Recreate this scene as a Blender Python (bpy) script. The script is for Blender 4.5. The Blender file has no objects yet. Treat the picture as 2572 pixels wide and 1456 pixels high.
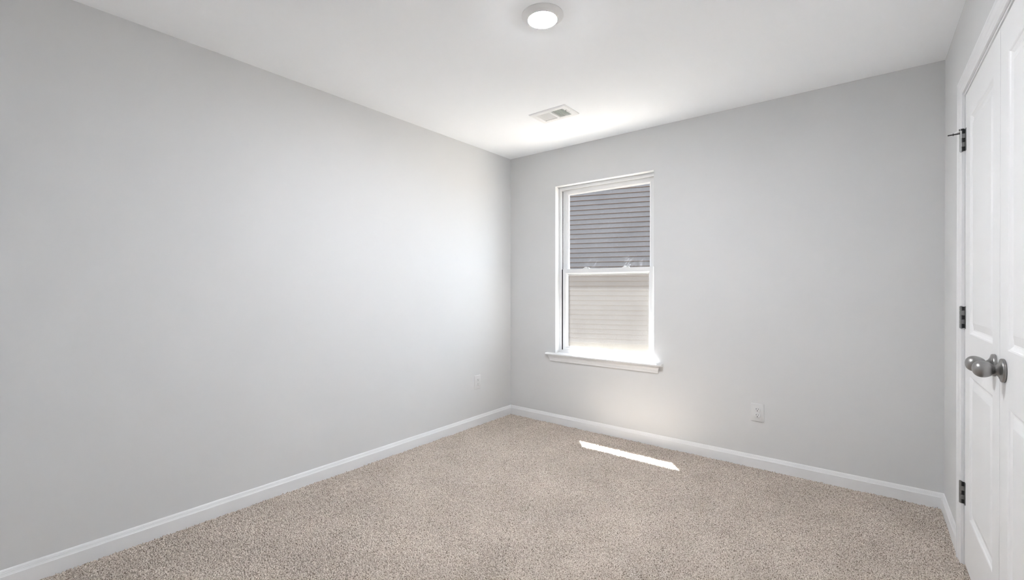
import bpy, bmesh, math, random
import numpy as np
from mathutils import Matrix, Vector

sc = bpy.context.scene
COL = sc.collection
random.seed(4)

# ------------------------------------------------------------------ camera
F_PX = 1125.37
YAW, PITCH = -0.669412, -0.0025239
CAM = Vector((2.68656, -3.37441, 1.19577))
fwd = Vector((math.sin(YAW)*math.cos(PITCH), math.cos(YAW)*math.cos(PITCH), math.sin(PITCH)))
rgt = fwd.cross(Vector((0, 0, 1))).normalized()
upv = rgt.cross(fwd)
cam_d = bpy.data.cameras.new('camera')
cam_d.sensor_width = 36.0
cam_d.lens = F_PX/2572*36.0
cam_d.clip_start = 0.02
cam = bpy.data.objects.new('camera', cam_d)
m = Matrix((rgt, upv, -fwd)).transposed().to_4x4()
m.translation = CAM
cam.matrix_world = m
COL.objects.link(cam)
sc.camera = cam

# ------------------------------------------------------------------ world, sun, exposure
SKY, SUN, LAMP = 8.6, 250.0, 760.0
world = bpy.data.worlds.new('world')
sc.world = world
world.use_nodes = True
bg = world.node_tree.nodes['Background']
bg.inputs[0].default_value = (0.785, 0.915, 1.075, 1)
bg.inputs[1].default_value = SKY
sun_d = bpy.data.lights.new('sun', 'SUN')
sun_d.energy = SUN
sun_d.angle = math.radians(0.53)
sun_d.color = (1.0, 0.995, 0.985)
sun = bpy.data.objects.new('sun', sun_d)
SDIR = Vector((0.84, -1.0, -2.62)).normalized()
sun.rotation_euler = SDIR.to_track_quat('-Z', 'Y').to_euler()
sun.location = (-3, 6, 12)
COL.objects.link(sun)

vs = sc.view_settings
vs.view_transform = 'Standard'
vs.look = 'None'
vs.exposure = 0.11
vs.gamma = 1.0
vs.use_curve_mapping = False
sc.cycles.use_denoising = True
sc.cycles.max_bounces = 18
sc.cycles.diffuse_bounces = 12
sc.cycles.glossy_bounces = 6
sc.cycles.transmission_bounces = 8
sc.cycles.transparent_max_bounces = 16
sc.cycles.sample_clamp_indirect = 0
sc.cycles.caustics_reflective = False
sc.cycles.caustics_refractive = False

# ------------------------------------------------------------------ materials
def mat(name, col, rough=0.6, metal=0.0, spec=0.5, bump=None, var=None):
    """principled; bump=(scale, strength, distance); var=(scale, amount) mottles the colour"""
    M = bpy.data.materials.new(name)
    M.use_nodes = True
    nt = M.node_tree
    b = nt.nodes['Principled BSDF']
    b.inputs['Base Color'].default_value = (*col, 1)
    b.inputs['Roughness'].default_value = rough
    b.inputs['Metallic'].default_value = metal
    b.inputs['Specular IOR Level'].default_value = spec
    if bump or var:
        tc = nt.nodes.new('ShaderNodeTexCoord')
    if bump:
        n = nt.nodes.new('ShaderNodeTexNoise')
        n.inputs['Scale'].default_value = bump[0]
        n.inputs['Detail'].default_value = 3
        bp = nt.nodes.new('ShaderNodeBump')
        bp.inputs['Strength'].default_value = bump[1]
        bp.inputs['Distance'].default_value = bump[2]
        nt.links.new(tc.outputs['Object'], n.inputs['Vector'])
        nt.links.new(n.outputs['Fac'], bp.inputs['Height'])
        nt.links.new(bp.outputs['Normal'], b.inputs['Normal'])
    if var:
        n2 = nt.nodes.new('ShaderNodeTexNoise')
        n2.inputs['Scale'].default_value = var[0]
        n2.inputs['Detail'].default_value = 4
        r = nt.nodes.new('ShaderNodeValToRGB')
        a = var[1]
        r.color_ramp.elements[0].position = 0.3
        r.color_ramp.elements[1].position = 0.7
        r.color_ramp.elements[0].color = (*[c*(1-a) for c in col], 1)
        r.color_ramp.elements[1].color = (*[min(1, c*(1+a)) for c in col], 1)
        nt.links.new(tc.outputs['Object'], n2.inputs['Vector'])
        nt.links.new(n2.outputs['Fac'], r.inputs['Fac'])
        nt.links.new(r.outputs['Color'], b.inputs['Base Color'])
    return M

M_WALL = mat('wall_paint', (0.672, 0.676, 0.680), 0.75, spec=0.25, bump=(260, 0.06, 0.001), var=(3.0, 0.006))
M_CEIL = mat('ceiling_paint', (0.935, 0.95, 0.97), 0.9, spec=0.15, bump=(120, 0.06, 0.001), var=(2.0, 0.006))
M_TRIM = mat('trim_paint', (0.785, 0.79, 0.80), 0.38, spec=0.4, bump=(300, 0.02, 0.0005), var=(6.0, 0.005))
M_DOOR = mat('door_paint', (0.835, 0.84, 0.848), 0.42, spec=0.4, bump=(350, 0.03, 0.0005), var=(6.0, 0.005))
M_VINYL = mat('white_vinyl', (0.76, 0.765, 0.77), 0.35, spec=0.45, var=(9.0, 0.006))
M_PLATE = mat('white_plastic', (0.715, 0.718, 0.72), 0.3, spec=0.5, var=(20.0, 0.005))
M_SLOT = mat('slot_and_shade_black', (0.012, 0.012, 0.012), 0.6, var=(40.0, 0.1))
M_DUCT = mat('duct_dark_metal', (0.05, 0.05, 0.052), 0.5, 0.3, var=(30.0, 0.15))
M_GRILLE = mat('white_enamel', (0.86, 0.86, 0.86), 0.35, spec=0.5, var=(20.0, 0.005))
M_NICKEL = mat('satin_nickel', (0.34, 0.337, 0.333), 0.31, 1.0, bump=(900, 0.03, 0.0002), var=(60.0, 0.05))
M_HINGE = mat('hinge_nickel', (0.30, 0.30, 0.30), 0.38, 1.0, bump=(700, 0.05, 0.0002), var=(80.0, 0.08))
M_RUBBER = mat('white_rubber', (0.78, 0.78, 0.78), 0.6, var=(50.0, 0.02))
M_DARKPIN = mat('dark_steel', (0.10, 0.10, 0.10), 0.35, 1.0, var=(80.0, 0.1))
M_GAP_DARK = mat('gap_shade_dark', (0.06, 0.06, 0.062), 0.7, spec=0.2, var=(30.0, 0.1))
M_GAP_GREY = mat('gap_shade_grey', (0.42, 0.42, 0.425), 0.9, spec=0.1, var=(60.0, 0.1))
M_SIDING = mat('slate_siding', (0.0485, 0.044, 0.044), 0.7, spec=0.2, bump=(30, 0.1, 0.002), var=(1.5, 0.12))
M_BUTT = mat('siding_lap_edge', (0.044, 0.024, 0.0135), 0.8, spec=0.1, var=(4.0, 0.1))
M_FOUND = mat('tan_foundation', (0.10, 0.085, 0.065), 0.9, spec=0.1, bump=(40, 0.2, 0.004), var=(5.0, 0.1))
M_GROUND = mat('tan_soil', (0.108, 0.096, 0.083), 0.95, spec=0.1, bump=(25, 0.3, 0.01), var=(2.0, 0.15))
M_SOFFIT = mat('soffit_white', (0.7, 0.7, 0.7), 0.6, var=(5.0, 0.02))
M_ROOF = mat('shingle_grey', (0.06, 0.06, 0.065), 0.9, bump=(30, 0.3, 0.01), var=(8.0, 0.2))

def glass_mat(name, film, smears=()):
    M = bpy.data.materials.new(name)
    M.use_nodes = True
    nt = M.node_tree
    nt.nodes.clear()
    out = nt.nodes.new('ShaderNodeOutputMaterial')
    tr = nt.nodes.new('ShaderNodeBsdfTransparent')
    tr.inputs[0].default_value = (0.95, 0.96, 0.955, 1)
    gl = nt.nodes.new('ShaderNodeBsdfGlossy')
    gl.inputs['Roughness'].default_value = 0.02
    df = nt.nodes.new('ShaderNodeBsdfTranslucent')
    df.inputs[0].default_value = (0.9, 0.9, 0.88, 1)
    # Schlick reflectance, the same from either side of the pane
    ge = nt.nodes.new('ShaderNodeNewGeometry')
    dt = nt.nodes.new('ShaderNodeVectorMath'); dt.operation = 'DOT_PRODUCT'
    ab = nt.nodes.new('ShaderNodeMath'); ab.operation = 'ABSOLUTE'
    om = nt.nodes.new('ShaderNodeMath'); om.operation = 'SUBTRACT'; om.inputs[0].default_value = 1.0
    pw = nt.nodes.new('ShaderNodeMath'); pw.operation = 'POWER'; pw.inputs[1].default_value = 5.0
    fr = nt.nodes.new('ShaderNodeMath'); fr.operation = 'MULTIPLY_ADD'
    fr.inputs[1].default_value = 0.96; fr.inputs[2].default_value = 0.035
    nt.links.new(ge.outputs['Incoming'], dt.inputs[0])
    nt.links.new(ge.outputs['Normal'], dt.inputs[1])
    nt.links.new(dt.outputs['Value'], ab.inputs[0])
    nt.links.new(ab.outputs[0], om.inputs[1])
    nt.links.new(om.outputs[0], pw.inputs[0])
    nt.links.new(pw.outputs[0], fr.inputs[0])
    mx = nt.nodes.new('ShaderNodeMixShader')
    m2 = nt.nodes.new('ShaderNodeMixShader')
    tc = nt.nodes.new('ShaderNodeTexCoord')
    nz = nt.nodes.new('ShaderNodeTexNoise')
    nz.inputs['Scale'].default_value = 7
    nz.inputs['Detail'].default_value = 5
    mr = nt.nodes.new('ShaderNodeMapRange')
    mr.inputs['To Min'].default_value = film*0.6
    mr.inputs['To Max'].default_value = film*1.4
    nt.links.new(tc.outputs['Object'], nz.inputs['Vector'])
    nt.links.new(nz.outputs['Fac'], mr.inputs['Value'])
    last = mr.outputs[0]
    for sx, sz, sr in smears:
        ds = nt.nodes.new('ShaderNodeVectorMath'); ds.operation = 'DISTANCE'
        ds.inputs[1].default_value = (sx, .1165, sz)
        fo = nt.nodes.new('ShaderNodeMapRange')
        fo.inputs['From Min'].default_value = sr; fo.inputs['From Max'].default_value = sr*.35
        mp = nt.nodes.new('ShaderNodeMapping')
        mp.vector_type = 'TEXTURE'
        mp.inputs['Rotation'].default_value = (0, math.radians(38), 0)
        mp.inputs['Scale'].default_value = (1/75, 1, 1/17)
        n3 = nt.nodes.new('ShaderNodeTexNoise'); n3.inputs['Scale'].default_value = 1.0
        n3.inputs['Distortion'].default_value = 0.8
        st = nt.nodes.new('ShaderNodeMapRange')
        st.inputs['From Min'].default_value = .50; st.inputs['From Max'].default_value = .68
        st.inputs['To Max'].default_value = .035
        mu = nt.nodes.new('ShaderNodeMath'); mu.operation = 'MULTIPLY'
        ad = nt.nodes.new('ShaderNodeMath'); ad.operation = 'ADD'
        nt.links.new(tc.outputs['Object'], ds.inputs[0]); nt.links.new(ds.outputs['Value'], fo.inputs['Value'])
        nt.links.new(tc.outputs['Object'], mp.inputs[0]); nt.links.new(mp.outputs[0], n3.inputs['Vector'])
        nt.links.new(n3.outputs['Fac'], st.inputs['Value'])
        nt.links.new(fo.outputs[0], mu.inputs[0]); nt.links.new(st.outputs[0], mu.inputs[1])
        nt.links.new(last, ad.inputs[0]); nt.links.new(mu.outputs[0], ad.inputs[1])
        last = ad.outputs[0]
    nt.links.new(last, m2.inputs[0])
    nt.links.new(fr.outputs[0], mx.inputs[0])
    nt.links.new(tr.outputs[0], mx.inputs[1])
    nt.links.new(gl.outputs[0], mx.inputs[2])
    nt.links.new(mx.outputs[0], m2.inputs[1])
    nt.links.new(df.outputs[0], m2.inputs[2])
    nt.links.new(m2.outputs[0], out.inputs[0])
    return M
M_GLASS_U = glass_mat('clear_window_glass', 0.0012, ((.815, 1.405, .085), (1.165, 1.405, .085), (1.27, 1.385, .06)))
M_GLASS_L = glass_mat('dusty_window_glass', 0.008)

def screen_mat():
    """fine woven insect screen: mostly open, its threads catch the sun"""
    M = bpy.data.materials.new('insect_screen_mesh')
    M.use_nodes = True
    nt = M.node_tree
    nt.nodes.clear()
    out = nt.nodes.new('ShaderNodeOutputMaterial')
    tr = nt.nodes.new('ShaderNodeBsdfTransparent')
    df = nt.nodes.new('ShaderNodeBsdfDiffuse')
    df.inputs[0].default_value = (0.07, 0.066, 0.062, 1)
    tl = nt.nodes.new('ShaderNodeBsdfTranslucent')
    tl.inputs[0].default_value = (0.0165, 0.0143, 0.0125, 1)
    ad = nt.nodes.new('ShaderNodeAddShader')
    mx = nt.nodes.new('ShaderNodeMixShader')
    tc = nt.nodes.new('ShaderNodeTexCoord')
    mp = nt.nodes.new('ShaderNodeMapping')
    mp.inputs['Scale'].default_value = (230, 230, 420)
    nz = nt.nodes.new('ShaderNodeTexNoise')
    nz.inputs['Scale'].default_value = 1.0
    nz.inputs['Detail'].default_value = 2
    mr = nt.nodes.new('ShaderNodeMapRange')
    mr.inputs['From Min'].default_value = 0.25
    mr.inputs['From Max'].default_value = 0.75
    mr.inputs['To Min'].default_value = 0.47
    mr.inputs['To Max'].default_value = 0.67
    nt.links.new(tc.outputs['Object'], mp.inputs[0])
    nt.links.new(mp.outputs[0], nz.inputs['Vector'])
    nt.links.new(nz.outputs['Fac'], mr.inputs['Value'])
    nt.links.new(mr.outputs[0], mx.inputs[0])
    nt.links.new(df.outputs[0], ad.inputs[0])
    nt.links.new(tl.outputs[0], ad.inputs[1])
    nt.links.new(tr.outputs[0], mx.inputs[1])
    nt.links.new(ad.outputs[0], mx.inputs[2])
    nt.links.new(mx.outputs[0], out.inputs[0])
    return M
M_SCREEN = screen_mat()

def lens_mat():
    M = bpy.data.materials.new('lit_lamp_lens')
    M.use_nodes = True
    nt = M.node_tree
    nt.nodes.clear()
    out = nt.nodes.new('ShaderNodeOutputMaterial')
    em = nt.nodes.new('ShaderNodeEmission')
    em.inputs[0].default_value = (0.965, 0.985, 1.025, 1)
    em.inputs[1].default_value = LAMP
    nt.links.new(em.outputs[0], out.inputs[0])
    return M
M_LENS = lens_mat()

def carpet_mat():
    M = bpy.data.materials.new('beige_carpet')
    M.use_nodes = True
    nt = M.node_tree
    b = nt.nodes['Principled BSDF']
    b.inputs['Roughness'].default_value = 1.0
    b.inputs['Specular IOR Level'].default_value = 0.0
    tc = nt.nodes.new('ShaderNodeTexCoord')
    n1 = nt.nodes.new('ShaderNodeTexNoise')
    n1.inputs['Scale'].default_value = 225
    n1.inputs['Detail'].default_value = 3
    n1.inputs['Roughness'].default_value = 0.65
    r1 = nt.nodes.new('ShaderNodeValToRGB')
    e = r1.color_ramp.elements
    e[0].position = 0.355; e[0].color = (0.135, 0.10, 0.072, 1)  # dark yarn flecks, also painted shade for the pits between tufts
    e[1].position = 0.62; e[1].color = (0.79, 0.715, 0.645, 1)
    k = r1.color_ramp.elements.new(0.49); k.color = (0.56, 0.488, 0.420, 1)
    n2 = nt.nodes.new('ShaderNodeTexNoise')
    n2.inputs['Scale'].default_value = 3.2
    n2.inputs['Detail'].default_value = 4
    mr = nt.nodes.new('ShaderNodeMapRange')
    mr.inputs['From Min'].default_value = 0.3
    mr.inputs['From Max'].default_value = 0.7
    mr.inputs['To Min'].default_value = 0.92
    mr.inputs['To Max'].default_value = 1.08
    mul = nt.nodes.new('ShaderNodeVectorMath')
    mul.operation = 'SCALE'
    nb = nt.nodes.new('ShaderNodeTexNoise')
    nb.inputs['Scale'].default_value = 420
    bp = nt.nodes.new('ShaderNodeBump')
    bp.inputs['Strength'].default_value = 0.5
    bp.inputs['Distance'].default_value = 0.002
    L = nt.links.new
    for n in (n1, n2, nb):
        L(tc.outputs['Object'], n.inputs['Vector'])
    L(n1.outputs['Fac'], r1.inputs['Fac'])
    L(n2.outputs['Fac'], mr.inputs['Value'])
    L(r1.outputs['Color'], mul.inputs[0])
    L(mr.outputs[0], mul.inputs['Scale'])
    L(mul.outputs[0], b.inputs['Base Color'])
    L(nb.outputs['Fac'], bp.inputs['Height'])
    L(bp.outputs['Normal'], b.inputs['Normal'])
    return M
M_CARPET = carpet_mat()

# ------------------------------------------------------------------ helpers
def obj(name, bm, mats, parent=None, smooth=None, bevel=None):
    me = bpy.data.meshes.new(name)
    bmesh.ops.recalc_face_normals(bm, faces=bm.faces)
    bm.to_mesh(me)
    bm.free()
    o = bpy.data.objects.new(name, me)
    for mm in (mats if isinstance(mats, (list, tuple)) else [mats]):
        me.materials.append(mm)
    if smooth is not None:
        me.shade_smooth()
        me.set_sharp_from_angle(angle=math.radians(smooth))
    if bevel:
        md = o.modifiers.new('bevel', 'BEVEL')
        md.width = bevel
        md.segments = 2
        md.limit_method = 'ANGLE'
        md.angle_limit = math.radians(40)
    if parent:
        o.parent = parent
    COL.objects.link(o)
    return o

def thing(name, label, cat, loc=(0, 0, 0), group=None):
    o = bpy.data.objects.new(name, None)
    o.empty_display_size = 0.05
    o.location = loc
    o['label'] = label
    o['category'] = cat
    if group:
        o['group'] = group
    COL.objects.link(o)
    return o

def struct(o, label=None, cat=None):
    o['kind'] = 'structure'
    if label:
        o['label'] = label
        o['category'] = cat
    return o

def box(bm, x0, x1, y0, y1, z0, z1, mi=0):
    v = [bm.verts.new((x, y, z)) for x in (x0, x1) for y in (y0, y1) for z in (z0, z1)]
    for f in ((0, 1, 3, 2), (4, 6, 7, 5), (0, 4, 5, 1), (2, 3, 7, 6), (0, 2, 6, 4), (1, 5, 7, 3)):
        bm.faces.new([v[i] for i in f]).material_index = mi

def boxes(*args):
    bm = bmesh.new()
    for a in args:
        box(bm, *a)
    return bm

def sweep(bm, frames, profile, closed=False):
    """profile points (a,b) placed by each frame function -> 3D, joined frame to frame, capped"""
    rows = [[bm.verts.new(f(a, b)) for a, b in profile] for f in frames]
    n = len(profile)
    for r0, r1 in zip(rows, rows[1:]):
        for i in range(n):
            j = (i+1) % n
            bm.faces.new((r0[i], r0[j], r1[j], r1[i]))
    bm.faces.new(rows[0])
    bm.faces.new(list(reversed(rows[-1])))

def ring_plate(bm, outer, inner, place, back, inner_back=True):
    """rectangular plate with a rectangular hole. outer/inner=(a0,a1,b0,b1); place(a,b,d) -> 3D; back = depth"""
    def rect(r, d):
        return [bm.verts.new(place(a, b, d)) for a, b in ((r[0], r[2]), (r[1], r[2]), (r[1], r[3]), (r[0], r[3]))]
    of, inf, ob, inb = rect(outer, 0), rect(inner, 0), rect(outer, back), rect(inner, back)
    for i in range(4):
        j = (i+1) % 4
        bm.faces.new((of[i], of[j], inf[j], inf[i]))
        bm.faces.new((ob[i], ob[j], inb[j], inb[i]))
        bm.faces.new((of[i], of[j], ob[j], ob[i]))
        bm.faces.new((inf[i], inf[j], inb[j], inb[i]))

def lathe(bm, prof, place, seg=48, cap0=True, cap1=True):
    """prof: (radius, height) list; place(x, y, h) -> 3D"""
    rows = []
    for r, h in prof:
        if r < 1e-6:
            rows.append([bm.verts.new(place(0, 0, h))])
        else:
            rows.append([bm.verts.new(place(r*math.cos(2*math.pi*i/seg), r*math.sin(2*math.pi*i/seg), h)) for i in range(seg)])
    for a, b in zip(rows, rows[1:]):
        for i in range(seg):
            j = (i+1) % seg
            if len(a) == 1 and len(b) == 1:
                continue
            if len(a) == 1:
                bm.faces.new((a[0], b[i], b[j]))
            elif len(b) == 1:
                bm.faces.new((a[i], a[j], b[0]))
            else:
                bm.faces.new((a[i], a[j], b[j], b[i]))
    if cap0 and len(rows[0]) > 1:
        bm.faces.new(rows[0])
    if cap1 and len(rows[-1]) > 1:
        bm.faces.new(rows[-1])

def tube(bm, p0, p1, r, seg=16, r1=None):
    p0, p1 = Vector(p0), Vector(p1)
    d = (p1-p0).normalized()
    a = d.orthogonal().normalized()
    b = d.cross(a)
    lathe(bm, [(r, 0), (r1 if r1 else r, (p1-p0).length)], lambda x, y, h: p0+a*x+b*y+d*h, seg)

# ------------------------------------------------------------------ room dimensions (metres)
W, H, D = 3.0203, 2.44, 3.62          # width, height, depth behind the window wall
OX0, OX1, OZ0, OZ1 = 0.510, 1.405, 0.607, 2.107      # window opening in the wall
REV = 0.062                            # drywall return before the window frame
WT = 0.15                              # wall thickness
DY0, DY1, DZ = -0.6185, -1.9235, 2.045  # closet door opening along the right wall

# floor: carpet pile as real relief, dense where it is seen
def make_floor():
    step = 0.0030
    yd = 3.12
    nx, ny = int(W/step)+1, int(yd/step)+1
    rng = np.random.default_rng(11)
    def band(lo, hi):
        n = rng.standard_normal((ny, nx))
        Fq = np.fft.rfft2(n)
        ky = np.fft.fftfreq(ny, step)[:, None]
        kx = np.fft.rfftfreq(nx, step)[None, :]
        k = np.hypot(kx, ky)+1e-9
        wl = 1/k
        g = np.exp(-((np.log(wl/math.sqrt(lo*hi)))/(0.5*math.log(hi/lo)))**2)
        o = np.fft.irfft2(Fq*g, s=(ny, nx))
        return o/o.std()
    a = band(0.0075, 0.014)
    b = band(0.02, 0.05)
    c = band(0.15, 0.5)
    h = a*0.85+b*0.35
    h = np.where(h < 0, h*1.25, h*0.55)
    z = h*0.0060-0.0045+c*0.0007
    z = np.clip(z, -0.019, 0.0035)
    xs = np.linspace(0.0, W+.030, nx)
    ys = np.linspace(-yd, 0.0, ny)
    X, Y = np.meshgrid(xs, ys)
    jx, jy = rng.uniform(-0.4, 0.4, (2, ny, nx))*step
    jx[:, 0] = jx[:, -1] = 0; jy[0] = jy[-1] = 0
    co = np.stack([X+jx, Y+jy, z], -1).reshape(-1, 3)
    idx = np.arange(nx*ny).reshape(ny, nx)
    q = np.stack([idx[:-1, :-1], idx[:-1, 1:], idx[1:, 1:], idx[1:, :-1]], -1).reshape(-1, 4)
    nv = len(co)
    # plain remainder behind the camera, plus the slab under the pile
    e = np.array([(0, -D, -0.003), (W, -D, -0.003), (W, -yd, -0.003), (0, -yd, -0.003),
                  (-.1, -D-.1, -0.02), (W+.1, -D-.1, -0.02), (W+.1, .1, -0.02), (-.1, .1, -0.02),
                  (-.1, -D-.1, -0.30), (W+.1, -D-.1, -0.30), (W+.1, .1, -0.30), (-.1, .1, -0.30)])
    qe = np.array([(0, 1, 2, 3), (4, 5, 6, 7), (11, 10, 9, 8), (4, 8, 9, 5), (5, 9, 10, 6), (6, 10, 11, 7), (7, 11, 8, 4)])+nv
    co = np.concatenate([co, e]); q = np.concatenate([q, qe])
    me = bpy.data.meshes.new('floor')
    me.vertices.add(len(co)); me.vertices.foreach_set('co', co.astype(np.float32).ravel())
    me.loops.add(q.size); me.loops.foreach_set('vertex_index', q.astype(np.int32).ravel())
    me.polygons.add(len(q)); me.polygons.foreach_set('loop_start', np.arange(0, q.size, 4, dtype=np.int32))
    me.update(calc_edges=True)
    me.materials.append(M_CARPET)
    o = bpy.data.objects.new('floor', me)
    COL.objects.link(o)
    return struct(o)
make_floor()

# ceiling with the hole for the air register
VX0, VX1, VY0, VY1 = 0.788, 1.088, -0.784, -0.584
bm = bmesh.new()
ring_plate(bm, (-WT, W+WT, -D-WT, WT), (VX0+.022, VX1-.022, VY0+.032, VY1-.032), lambda a, b, d: (a, b, H+d), 0.12)
struct(obj('ceiling', bm, M_CEIL))

# walls
struct(obj('wall_left', boxes((-WT, 0, -D-WT, WT, -.3, H)), M_WALL))
struct(obj('wall_back', boxes((0, W, -D-WT, -D, -.3, H)), M_WALL))
bm = bmesh.new()
ring_plate(bm, (0, W, -.3, H), (OX0, OX1, OZ0, OZ1), lambda a, b, d: (a, d, b), WT)
struct(obj('wall_window_side', bm, M_WALL))
bm = bmesh.new()
def plr(a, b, d): return (W+d, a, b)
ring_plate(bm, (-D-WT, WT, -.3, H), (DY1, DY0, -.02, DZ), plr, 0.11)
v = [bm.verts.new((W+.11, y, z)) for y, z in ((DY1, -.02), (DY0, -.02), (DY0, DZ), (DY1, DZ))]
bm.faces.new(v)
bmesh.ops.remove_doubles(bm, verts=bm.verts, dist=1e-5)
struct(obj('wall_right', bm, M_WALL))

# baseboards
BH, BT = 0.0815, 0.0135
PB = [(0, -.012), (BT, -.012), (BT, .0575), (.0118, .0585), (.0085, .0675), (.0085, .0695), (.0066, .0705), (.0058, .0745), (.0032, .0795), (0, BH)]
bm = bmesh.new()
sweep(bm, [lambda a, b: (a, -D, b), lambda a, b: (a, -a, b)], PB)
struct(obj('baseboard_left', bm, M_TRIM))
bm = bmesh.new()
sweep(bm, [lambda a, b: (a, -a, b), lambda a, b: (W-a, -a, b)], PB)
struct(obj('baseboard_window_side', bm, M_TRIM))
CW = 0.057
CY0 = DY0+0.006+CW-.008   # outer edge of the door casing towards the window
CY1 = DY1-0.006-CW+.008
bm = bmesh.new()
sweep(bm, [lambda a, b: (W-a, -a, b), lambda a, b: (W-a, CY0-.0005, b)], PB)
struct(obj('baseboard_right', bm, M_TRIM))

# closet door casing: mitred moulding round the opening
PC = [(0, 0), (.0085, 0), (.0100, .006), (.0115, .010), (.0115, .021), (.0135, .027), (.0150, .044), (.0175, .050), (.0175, .0565), (.0165, CW), (0, CW)]
IY0, IY1, IZ = CY0-CW, CY1+CW, DZ+.002
bm = bmesh.new()
sweep(bm, [lambda a, b: (W-a, IY0+b, -.010), lambda a, b: (W-a, IY0+b, IZ+b), lambda a, b: (W-a, IY1-b, IZ+b), lambda a, b: (W-a, IY1-b, -.010)], PC)
# jamb liner inside the opening
for y0, y1, z0, z1 in ((IY0-.0035, DY0, -.010, DZ-.001), (DY1, IY1+.0035, -.010, DZ-.001), (IY1, IY0, DZ-.0085, DZ)):
    box(bm, W-.001, W+.10, y0, y1, z0, z1)
struct(obj('trim_1', bm, M_TRIM), 'white moulded casing round the closet double doors', 'trim')

# ------------------------------------------------------------------ closet doors
DX = W+.0025                      # door face plane
SEAM = -1.2725
DTOP, DBOT = DZ-.0115, 0.007
def door_mesh(ya, yb):
    """leaf spanning ya > yb, face towards -x, two moulded panels"""
    bm = bmesh.new()
    st = .103
    p0, p1 = ya-st, yb+st
    panels = [(.232, .835), (1.008, DTOP-.116)]
    ys = [ya, p0, p1, yb]
    zs = [DBOT, panels[0][0], panels[0][1], panels[1][0], panels[1][1], DTOP]
    g = {}
    def V(x, y, z):
        k = (round(x, 5), round(y, 5), round(z, 5))
        if k not in g:
            g[k] = bm.verts.new((x, y, z))
        return g[k]
    for i in range(3):
        for j in range(5):
            if i == 1 and j in (1, 3):
                continue
            bm.faces.new((V(DX, ys[i], zs[j]), V(DX, ys[i+1], zs[j]), V(DX, ys[i+1], zs[j+1]), V(DX, ys[i], zs[j+1])))
    prof = [(0, 0), (.004, .0015), (.007, .0045), (.016, .0095), (.021, .0098), (.026, .0085), (.047, .0028), (.050, .0022)]
    for z0, z1 in panels:
        last = None
        for ins, dep in prof:
            r = [V(DX+dep, p0-ins, z0+ins), V(DX+dep, p1+ins, z0+ins), V(DX+dep, p1+ins, z1-ins), V(DX+dep, p0-ins, z1-ins)]
            if last:
                for i in range(4):
                    j = (i+1) % 4
                    bm.faces.new((last[i], last[j], r[j], r[i]))
            last = r
        bm.faces.new(last)
    # sides and back
    XB = DX+.035
    b = [bm.verts.new((XB, y, z)) for y, z in ((ya, DBOT), (yb, DBOT), (yb, DTOP), (ya, DTOP))]
    bm.faces.new(b)
    edge_l = [V(DX, ya, z) for z in zs]
    edge_r = [V(DX, yb, z) for z in zs]
    edge_b = [V(DX, y, DBOT) for y in ys]
    edge_t = [V(DX, y, DTOP) for y in ys]
    bm.faces.new(edge_l+[b[3], b[0]])
    bm.faces.new(edge_r+[b[2], b[1]])
    bm.faces.new(edge_b+[b[1], b[0]])
    bm.faces.new(edge_t+[b[2], b[3]])
    return bm
HY = DY0-.0085                     # gap line at the hinges
door1 = struct(obj('door_1', door_mesh(HY-.0035, SEAM+.0015), M_DOOR),
               'white two-panel closet door hinged beside the window wall, three hinges showing', 'door')
door2 = struct(obj('door_2', door_mesh(SEAM-.0015, DY1+.012), M_DOOR),
               'white two-panel closet door nearest the camera, cut off by the picture edge', 'door')

def hinge_bm(z, sgn, yc):
    """butt hinge: five knuckles and the notched leaf; sgn -1 = door lies towards -y"""
    bm = bmesh.new()
    L = 0.094
    xk = W-.0085
    n = 5
    for i in range(n):
        z0 = z-L/2+L*i/n
        tube(bm, (xk, yc, z0+.0005), (xk, yc, z0+L/n-.0005), .0062, 20)
    tube(bm, (xk, yc, z-L/2-.002), (xk, yc, z+L/2+.002), .0048, 16)
    # leaf wrapped from the knuckle on to the door edge, notched where the other leaf's knuckles sit
    y_a, y_b, y_c = yc+sgn*.002, yc+sgn*.0135, yc+sgn*.030
    for i in (1, 3):
        z0 = z-L/2+L*i/n
        box(bm, xk-.002, DX-.0002, min(y_a, y_b), max(y_a, y_b), z0, z0+L/n)
    box(bm, DX-.0016, DX+.0004, min(y_b, y_c), max(y_b, y_c), z-L/2-.001, z+L/2+.001)
    return bm
HZ = [(1.842), (1.072), (.309)]
for k, z in enumerate(HZ):
    h = obj('hinge', hinge_bm(z, -1, HY+.010), M_HINGE, door1, smooth=40)
    h['label'] = 'dark satin nickel butt hinge'
    # solid black blocks standing in for the shade inside the notches
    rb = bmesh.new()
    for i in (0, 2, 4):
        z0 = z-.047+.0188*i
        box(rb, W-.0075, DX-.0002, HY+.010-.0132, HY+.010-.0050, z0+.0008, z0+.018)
    obj('hinge_notch_shade', rb, M_SLOT, h)
    if k == 0:
        xk, yk, zt = W-.0085, HY+.010, z+.047
        sb = bmesh.new()
        tube(sb, (xk, yk, zt-.003), (xk, yk, zt+.004), .0095, 20)
        tube(sb, (xk-.004, yk+.001, zt-.014), (xk-.044, yk+.004, zt-.014), .0028, 12)
        tube(sb, (xk-.025, yk+.0025, zt-.014), (xk-.028, yk+.0028, zt-.014), .0055, 12)
        obj('stop_arm', sb, M_DARKPIN, h, smooth=40)
        cb = bmesh.new()
        tube(cb, (xk-.004, yk+.004, zt-.002), (xk-.024, yk+.006, zt-.0105), .0085, 18, .0035)
        obj('stop_bumper', cb, M_RUBBER, h, smooth=40)['label'] = 'white rubber bumper'
for z in HZ:
    h = obj('hinge', hinge_bm(z, 1, DY1+.0085-.010), M_HINGE, door2, smooth=40)
    h['label'] = 'dark satin nickel butt hinge'

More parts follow.
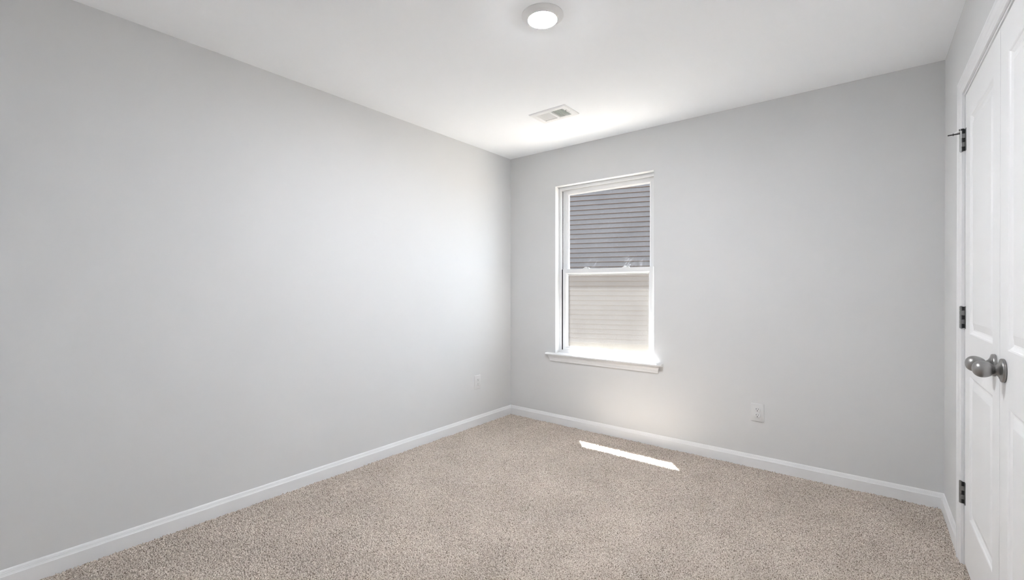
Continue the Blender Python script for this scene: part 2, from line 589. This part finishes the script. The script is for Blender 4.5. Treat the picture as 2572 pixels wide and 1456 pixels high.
def knob(door, y, z):
    def pl(a, b, h): return (DX-h, y+a, z+b)
    # egg shaped grip
    prof = []
    n = 26
    h0, h1 = .0190, .0720
    for i in range(n+1):
        t = math.pi*i/n
        hh = (h0+h1)/2-(h1-h0)/2*math.cos(t)
        r = .0262*math.sin(t)**0.92*(1-.10*math.cos(t)) if 0 < i < n else 0
        prof.append((r, hh))
    prof = [(.0085, .006), (.0085, .016), (.0105, .0185)]+[q for q in prof if not (q[1] < .030 and q[0] < .0105)]
    bm = bmesh.new()
    lathe(bm, prof, pl, 56)
    k = obj('door_knob', bm, M_NICKEL, door, smooth=60)
    k['label'] = 'satin nickel egg-shaped knob'
    bm = bmesh.new()
    lathe(bm, [(.0355, .0002), (.0368, .0015), (.0368, .0065), (.0355, .0085), (.0305, .0100), (.0235, .0125), (.0170, .0165), (.0140, .0205), (.0125, .0220), (.0090, .0220)], pl, 56)
    tube(bm, (DX-.0100, y-.006, z-.0225), (DX-.0135, y-.006, z-.0225), .0022, 10)
    obj('rose_plate', bm, M_NICKEL, k, smooth=40)
knob(door1, SEAM+.064, .9420)
knob(door2, SEAM-.064, .9420)

# ------------------------------------------------------------------ window
FX0, FX1, FZ0, FZ1 = OX0+.0005, OX1-.0005, OZ0+.0185, OZ1-.0005
FD1 = WT+.012                          # outer face of the window frame
bm = bmesh.new()
def plw(y):
    return lambda a, b, d: (a, y+d, b)
ring_plate(bm, (FX0, FX1, FZ0, FZ1), (FX0+.0235, FX1-.0235, FZ0+.024, FZ1-.0285), plw(REV), .007)
ring_plate(bm, (FX0, FX1, FZ0, FZ1), (FX0+.009, FX1-.009, FZ0+.016, FZ1-.0205), plw(REV+.007), .065)
ring_plate(bm, (FX0-.03, FX1+.03, FZ0-.03, FZ1+.03), (FX0+.034, FX1-.034, FZ0+.030, FZ1-.034), plw(WT), .016)
win = struct(obj('window_1', bm, M_VINYL), 'white single-hung vinyl window looking out on the neighbouring siding', 'window')

def sash(name, x0, x1, z0, z1, y, dep, sl, st, sb, gl, bead=.015):
    """ring of stiles and rails with a stepped glazing bead; returns object and glass rect"""
    bm = bmesh.new()
    inn = (x0+sl, x1-sl, z0+sb, z1-st)
    ring_plate(bm, (x0, x1, z0, z1), inn, plw(y), dep)
    # sloping bead down to the glass
    gx = (inn[0]+bead, inn[1]-bead, inn[2]+bead, inn[3]-bead)
    def rect(r, yy):
        return [bm.verts.new((a, yy, b)) for a, b in ((r[0], r[2]), (r[1], r[2]), (r[1], r[3]), (r[0], r[3]))]
    rows = [rect(inn, y+.004), rect((inn[0]+.003, inn[1]-.003, inn[2]+.003, inn[3]-.003), y+.0025),
            rect(gx, gl-.001), rect(gx, gl+.004), rect(inn, gl+.006)]
    for r0, r1 in zip(rows, rows[1:]):
        for i in range(4):
            j = (i+1) % 4
            bm.faces.new((r0[i], r0[j], r1[j], r1[i]))
    o = obj(name, bm, M_VINYL, win)
    return o, gx

SX0, SX1 = FX0+.0235, FX1-.0235
# upper sash sits outside, lower sash inside; they overlap at the meeting rail
up, gu = sash('upper_sash', SX0+.001, SX1-.001, 1.320, FZ1-.0305+.006, .101, .026, .036, .030, .034, .116)
lo, glr = sash('lower_sash', SX0+.0095, SX1-.0095, FZ0+.022, 1.3715, .073, .026, .0255, .032, .024, .088, .014)
g = obj('glass_pane', boxes((gu[0]-.006, gu[1]+.006, .1150, .1180, gu[2]-.006, gu[3]+.006)), M_GLASS_U, up)
g['label'] = 'clear glass pane'
g = obj('glass_pane', boxes((glr[0]-.006, glr[1]+.006, .0870, .0900, glr[2]-.006, glr[3]+.006)), M_GLASS_L, lo)
g['label'] = 'dusty glass pane'
# dark and grey strips added to paint shade into the gaps beside the sashes
for a, b in ((FX0+.009, SX0+.0088),):
    obj('gap_shade_strip', boxes((a, b, .079, .083, FZ0+.023, 1.3705)), M_GAP_DARK, win)
for a, b in ((FX0+.0095, SX0+.0005), (SX1-.0005, FX1-.0095)):
    obj('upper_gap_shade', boxes((a, b, .096, .100, 1.372, FZ1-.030)), M_GAP_GREY, win)
# two cam locks on the meeting rail
for x in (.775, 1.140):
    bm = bmesh.new()
    z = 1.3715
    box(bm, x-.030, x+.030, .076, .094, z, z+.005)
    lathe(bm, [(.013, 0), (.013, .006), (.010, .009), (.0, .0095)], lambda a, b, h, x=x: (x-.008+a, .085+b*.7, z+.005+h), 24)
    box(bm, x-.006, x+.026, .079, .087, z+.008, z+.012)
    obj('sash_lock', bm, M_PLATE, lo, smooth=40, bevel=.0015)
# insect screen outside the lower half
bm = bmesh.new()
sx0, sx1, sz0, sz1 = FX0+.036, FX1-.036, FZ0+.032, 1.345
ring_plate(bm, (sx0, sx1, sz0, sz1), (sx0+.012, sx1-.012, sz0+.012, sz1-.012), plw(.132), .008)
scf = obj('insect_screen', bm, M_VINYL, win)
bm = bmesh.new()
bm.faces.new([bm.verts.new(c) for c in ((sx0+.01, .136, sz0+.01), (sx1-.01, .136, sz0+.01), (sx1-.01, .136, sz1-.01), (sx0+.01, .136, sz1-.01))])
obj('screen_mesh', bm, M_SCREEN, scf)['label'] = 'fine grey screen mesh'
# stool with horns, and the moulded apron below it
ST = OZ0+.0185
bm = bmesh.new()
prof = [(-.002, 0), (-.037, 0), (-.041, .003), (-.043, .0085), (-.041, .014), (-.037, .0178), (-.002, .0182)]
rows = []
for x in (.424, 1.478):
    rows.append([bm.verts.new((x+(.004 if (x < 1) == (i in (2, 3, 4)) else 0)*0, y+.002, OZ0+z)) for i, (y, z) in enumerate(prof)])
n = len(prof)
for i in range(n):
    j = (i+1) % n
    bm.faces.new((rows[0][i], rows[0][j], rows[1][j], rows[1][i]))
bm.faces.new(rows[0]); bm.faces.new(rows[1])
box(bm, OX0+.0005, OX1-.0005, -.001, REV+.06, OZ0+.0002, OZ0+.0182)
obj('window_stool', bm, M_TRIM, win, bevel=.0015)
PA = [(0, 0), (-.0095, 0), (-.0110, .004), (-.0120, .015), (-.0150, .018), (-.0165, .028), (-.0235, .040), (-.0255, .047), (-.0255, .0535), (0, .0535)]
bm = bmesh.new()
def end(x, s):
    return lambda a, b: (x+s*(-a)*0.9, a, OZ0-.0537+b)
sweep(bm, [end(.4675, -1), end(1.4315, 1)], PA)
obj('window_apron', bm, M_TRIM, win)

# ------------------------------------------------------------------ outlets
def plate_bm(place, w, h):
    bm = bmesh.new()
    rows = []
    for ins, d in ((0, .0), (0, .0015), (.0022, .0050), (.004, .0060)):
        a, b = w/2-ins, h/2-ins
        c = .004
        pts = []
        for sx, sy in ((-1, -1), (1, -1), (1, 1), (-1, 1)):
            for t in (0, 1, 2):
                an = math.pi/4*t
                ox, oy = c*(1-math.cos(an)), c*(1-math.sin(an))
                q = (a-ox, b-oy)
                pts.append((sx, sy, q, t))
        ring = []
        for sx, sy in ((-1, -1), (1, -1), (1, 1), (-1, 1)):
            seq = (0, 1, 2) if sx*sy > 0 else (2, 1, 0)
            for t in seq:
                an = math.pi/4*t
                ring.append(bm.verts.new(place(sx*(a-c*(1-math.cos(an))), sy*(b-c*(1-math.sin(an))), d)))
        rows.append(ring)
    n = len(rows[0])
    for r0, r1 in zip(rows, rows[1:]):
        for i in range(n):
            j = (i+1) % n
            bm.faces.new((r0[i], r0[j], r1[j], r1[i]))
    bm.faces.new(rows[-1]); bm.faces.new(rows[0])
    return bm
def face_bm(place, cy):
    """rounded duplex socket face, flat top and bottom"""
    bm = bmesh.new()
    rows = []
    for ins, d in ((-.0006, .0060), (-.0006, .0066), (.0, .0080), (.0008, .0084)):
        ring = []
        for i in range(40):
            an = 2*math.pi*i/40
            x = (.0172-ins)*math.cos(an)
            y = max(-.0138+ins, min(.0138-ins, (.0172-ins)*math.sin(an)))
            ring.append(bm.verts.new(place(x, cy+y, d)))
        rows.append(ring)
    for r0, r1 in zip(rows, rows[1:]):
        for i in range(40):
            j = (i+1) % 40
            bm.faces.new((r0[i], r0[j], r1[j], r1[i]))
    bm.faces.new(rows[-1]); bm.faces.new(rows[0])
    return bm
def pbox(bm, place, x0, x1, y0, y1, d0, d1):
    v = [bm.verts.new(place(x, y, d)) for x in (x0, x1) for y in (y0, y1) for d in (d0, d1)]
    for f in ((0, 1, 3, 2), (4, 6, 7, 5), (0, 4, 5, 1), (2, 3, 7, 6), (0, 2, 6, 4), (1, 5, 7, 3)):
        bm.faces.new([v[i] for i in f])
def outlet(label, base, place):
    t = thing('wall_outlet', label, 'outlet', base, 'duplex wall outlets')
    def rel(x, y, d):
        return tuple(Vector(place(x, y, d))-Vector(base))
    obj('cover_plate', plate_bm(rel, .080, .122), M_PLATE, t, smooth=35)
    for cy in (.0195, -.0195):
        s = obj('socket_face', face_bm(rel, cy), M_PLATE, t, smooth=35)
        bm = bmesh.new()
        pbox(bm, rel, -.0077, -.0052, cy+.0005, cy+.0095, .0080, .00855)
        pbox(bm, rel, .0052, .0077, cy+.0015, cy+.0085, .0080, .00855)
        lathe(bm, [(.0028, .0080), (.0028, .00856)], lambda a, b, h: rel(a, cy-.0070+b, h), 16)
        obj('socket_slots', bm, M_SLOT, s)
    bm = bmesh.new()
    lathe(bm, [(.0033, .0060), (.0033, .0070), (.0024, .0076), (0, .0078)], lambda a, b, h: rel(a, b, h), 20)
    obj('plate_screw', bm, M_PLATE, t, smooth=35)
    return t
outlet('white duplex wall outlet on the left wall, near the room corner', (0, -.470, .377), lambda x, y, d: (d, -.470+x, .377+y))
outlet('white duplex wall outlet on the window wall, below and right of the window', (2.115, 0, .368), lambda x, y, d: (2.115+x, -d, .368+y))

# ------------------------------------------------------------------ ceiling light
LC = (1.5255, -1.683, H)
cl = thing('ceiling_light', 'round white flush ceiling light, switched on, with a sloping trim ring', 'lamp', LC)
bm = bmesh.new()
lathe(bm, [(.0955, .0), (.0955, -.0022), (.0945, -.0034), (.0685, -.0190), (.0660, -.0198), (.0645, -.0185), (.0645, -.006)], lambda a, b, h: (a, b, h), 72, True, False)
obj('trim_ring', bm, M_GRILLE, cl, smooth=30)
bm = bmesh.new()
lathe(bm, [(.0642, -.012), (.0642, -.0190), (.060, -.0215), (.045, -.0235), (.02, -.0245), (0, -.0247)], lambda a, b, h: (a, b, h), 64, True)
obj('lens', bm, M_LENS, cl, smooth=40)['label'] = 'glowing white lens'

# ------------------------------------------------------------------ air register in the ceiling
VC = ((VX0+VX1)/2, (VY0+VY1)/2, H)
hw, hh = (VX1-VX0)/2, (VY1-VY0)/2
vt = thing('ceiling_vent', 'white rectangular two-way ceiling air register with angled louvers', 'vent', VC)
bm = bmesh.new()
def rr(a, b, z): return [bm.verts.new((sx*a, sy*b, z)) for sx, sy in ((-1, -1), (1, -1), (1, 1), (-1, 1))]
iw, ih = hw-.0400, hh-.0380
rows = [rr(hw, hh, 0), rr(hw, hh, -.0035), rr(hw-.006, hh-.006, -.0085), rr(iw+.001, ih+.001, -.0085), rr(iw, ih, -.0075), rr(iw, ih, .012), rr(hw, hh, 0)]
for r0, r1 in zip(rows, rows[1:]):
    for i in range(4):
        j = (i+1) % 4
        bm.faces.new((r0[i], r0[j], r1[j], r1[i]))
box(bm, -.0040, .0130, -ih, ih, -.0085, .002)
bmesh.ops.remove_doubles(bm, verts=bm.verts, dist=1e-6)
obj('register_frame', bm, M_GRILLE, vt)
bm = bmesh.new()
bw, bh = hw-.024, hh-.034
v0 = [bm.verts.new((sx*bw, sy*bh, .0005)) for sx, sy in ((-1, -1), (1, -1), (1, 1), (-1, 1))]
v1 = [bm.verts.new((sx*bw, sy*bh, .11)) for sx, sy in ((-1, -1), (1, -1), (1, 1), (-1, 1))]
for i in range(4):
    j = (i+1) % 4
    bm.faces.new((v0[i], v0[j], v1[j], v1[i]))
bm.faces.new(v1)
obj('duct_box', bm, M_DUCT, vt)
NS = 9
for x0, x1, s in ((-iw, -.004, 1), (.013, iw, -1)):
    pitch = (x1-x0)/NS
    for i in range(NS):
        xc = x0+pitch*(i+.5)
        bm = bmesh.new()
        dx, dz, t = .0048*s, .0060, .0006
        q = .0006 if s > 0 else -.0028
        pts = [(xc-dx, -.0078), (xc-dx+q, -.0078), (xc-dx+q, -.0070), (xc+dx+t, -.0072+dz*2), (xc+dx, -.0072+dz*2), (xc-dx, -.0068)]
        r = [[bm.verts.new((px, y, pz)) for px, pz in pts] for y in (-ih+.0005, ih-.0005)]
        for k in range(6):
            kk = (k+1) % 6
            bm.faces.new((r[0][k], r[0][kk], r[1][kk], r[1][k]))
        bm.faces.new(r[0]); bm.faces.new(r[1])
        obj('louver', bm, M_GRILLE, vt)
bm = bmesh.new()
box(bm, iw+.008, iw+.0095, -.035, .020, -.0088, -.0083)
tube(bm, (iw+.009, -.030, -.0085), (iw+.004, -.030, -.020), .0018, 8)
obj('damper_lever', bm, M_HINGE, vt)['label'] = 'small metal damper lever'
for sx in (-1, 1):
    bm = bmesh.new()
    lathe(bm, [(.0035, -.0083), (.0035, -.0095), (0, -.0102)], lambda a, b, h: (sx*(hw-.014)+a, b, h), 14)
    obj('register_screw', bm, M_GRILLE, vt)

# ------------------------------------------------------------------ outside
bm = bmesh.new()
bm2 = boxes((-25, 25, -12, 30, -.6, -.32))
struct(obj('ground', bm2, M_GROUND))
# our own eave: soffit, fascia and gutter above the window
bm.free()
bm = boxes((-1.0, W+1.0, WT+.001, .470, 2.60, 2.66), (-1.0, W+1.0, .470, .490, 2.565, 2.78))
box(bm, -1.0, W+1.0, .490, .595, 2.605, 2.72)
struct(obj('roof_eave', bm, M_SOFFIT))
struct(obj('roof_deck', boxes((-1.0, W+1.0, -D-.6, .62, 2.80, 2.86), (-WT, W+WT, -D-WT, WT, H+.125, 2.80)), M_ROOF))

# neighbouring house: lap siding over a tan foundation
th = math.radians(18.9)
HB = Vector((-0.752, 5.566, -.32))
nh = thing('neighbor_house', 'blue-grey lap-sided house wall standing outside behind the window', 'house', HB)
nh.rotation_euler = (0, 0, th)
T0, T1, Z0, ZT = -9.0, 1.6, .36, 6.4
bm = bmesh.new()
EXPO = .1016
nrow = int((ZT-Z0)/EXPO)
last = None
zoff = -0.006
for i in range(nrow):
    zb = Z0+zoff+i*EXPO
    pts = [(0.004, zb), (-.013, zb+.001), (-.013, zb+.0085), (0.004, zb+EXPO)]
    c = [[bm.verts.new((t, y, z)) for y, z in pts] for t in (T0, T1)]
    for k in range(3):
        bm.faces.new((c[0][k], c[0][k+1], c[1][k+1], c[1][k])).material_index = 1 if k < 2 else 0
box(bm, T0, T1, .006, 5.0, Z0-.01, ZT)
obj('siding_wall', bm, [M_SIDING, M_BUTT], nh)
obj('foundation', boxes((T0-.02, T1+.02, -.02, 5.02, -.05, Z0+.008)), M_FOUND, nh)
bm = boxes((T0-.5, T1+.4, -.45, 5.4, ZT, ZT+.15))
obj('roof', bm, M_ROOF, nh)
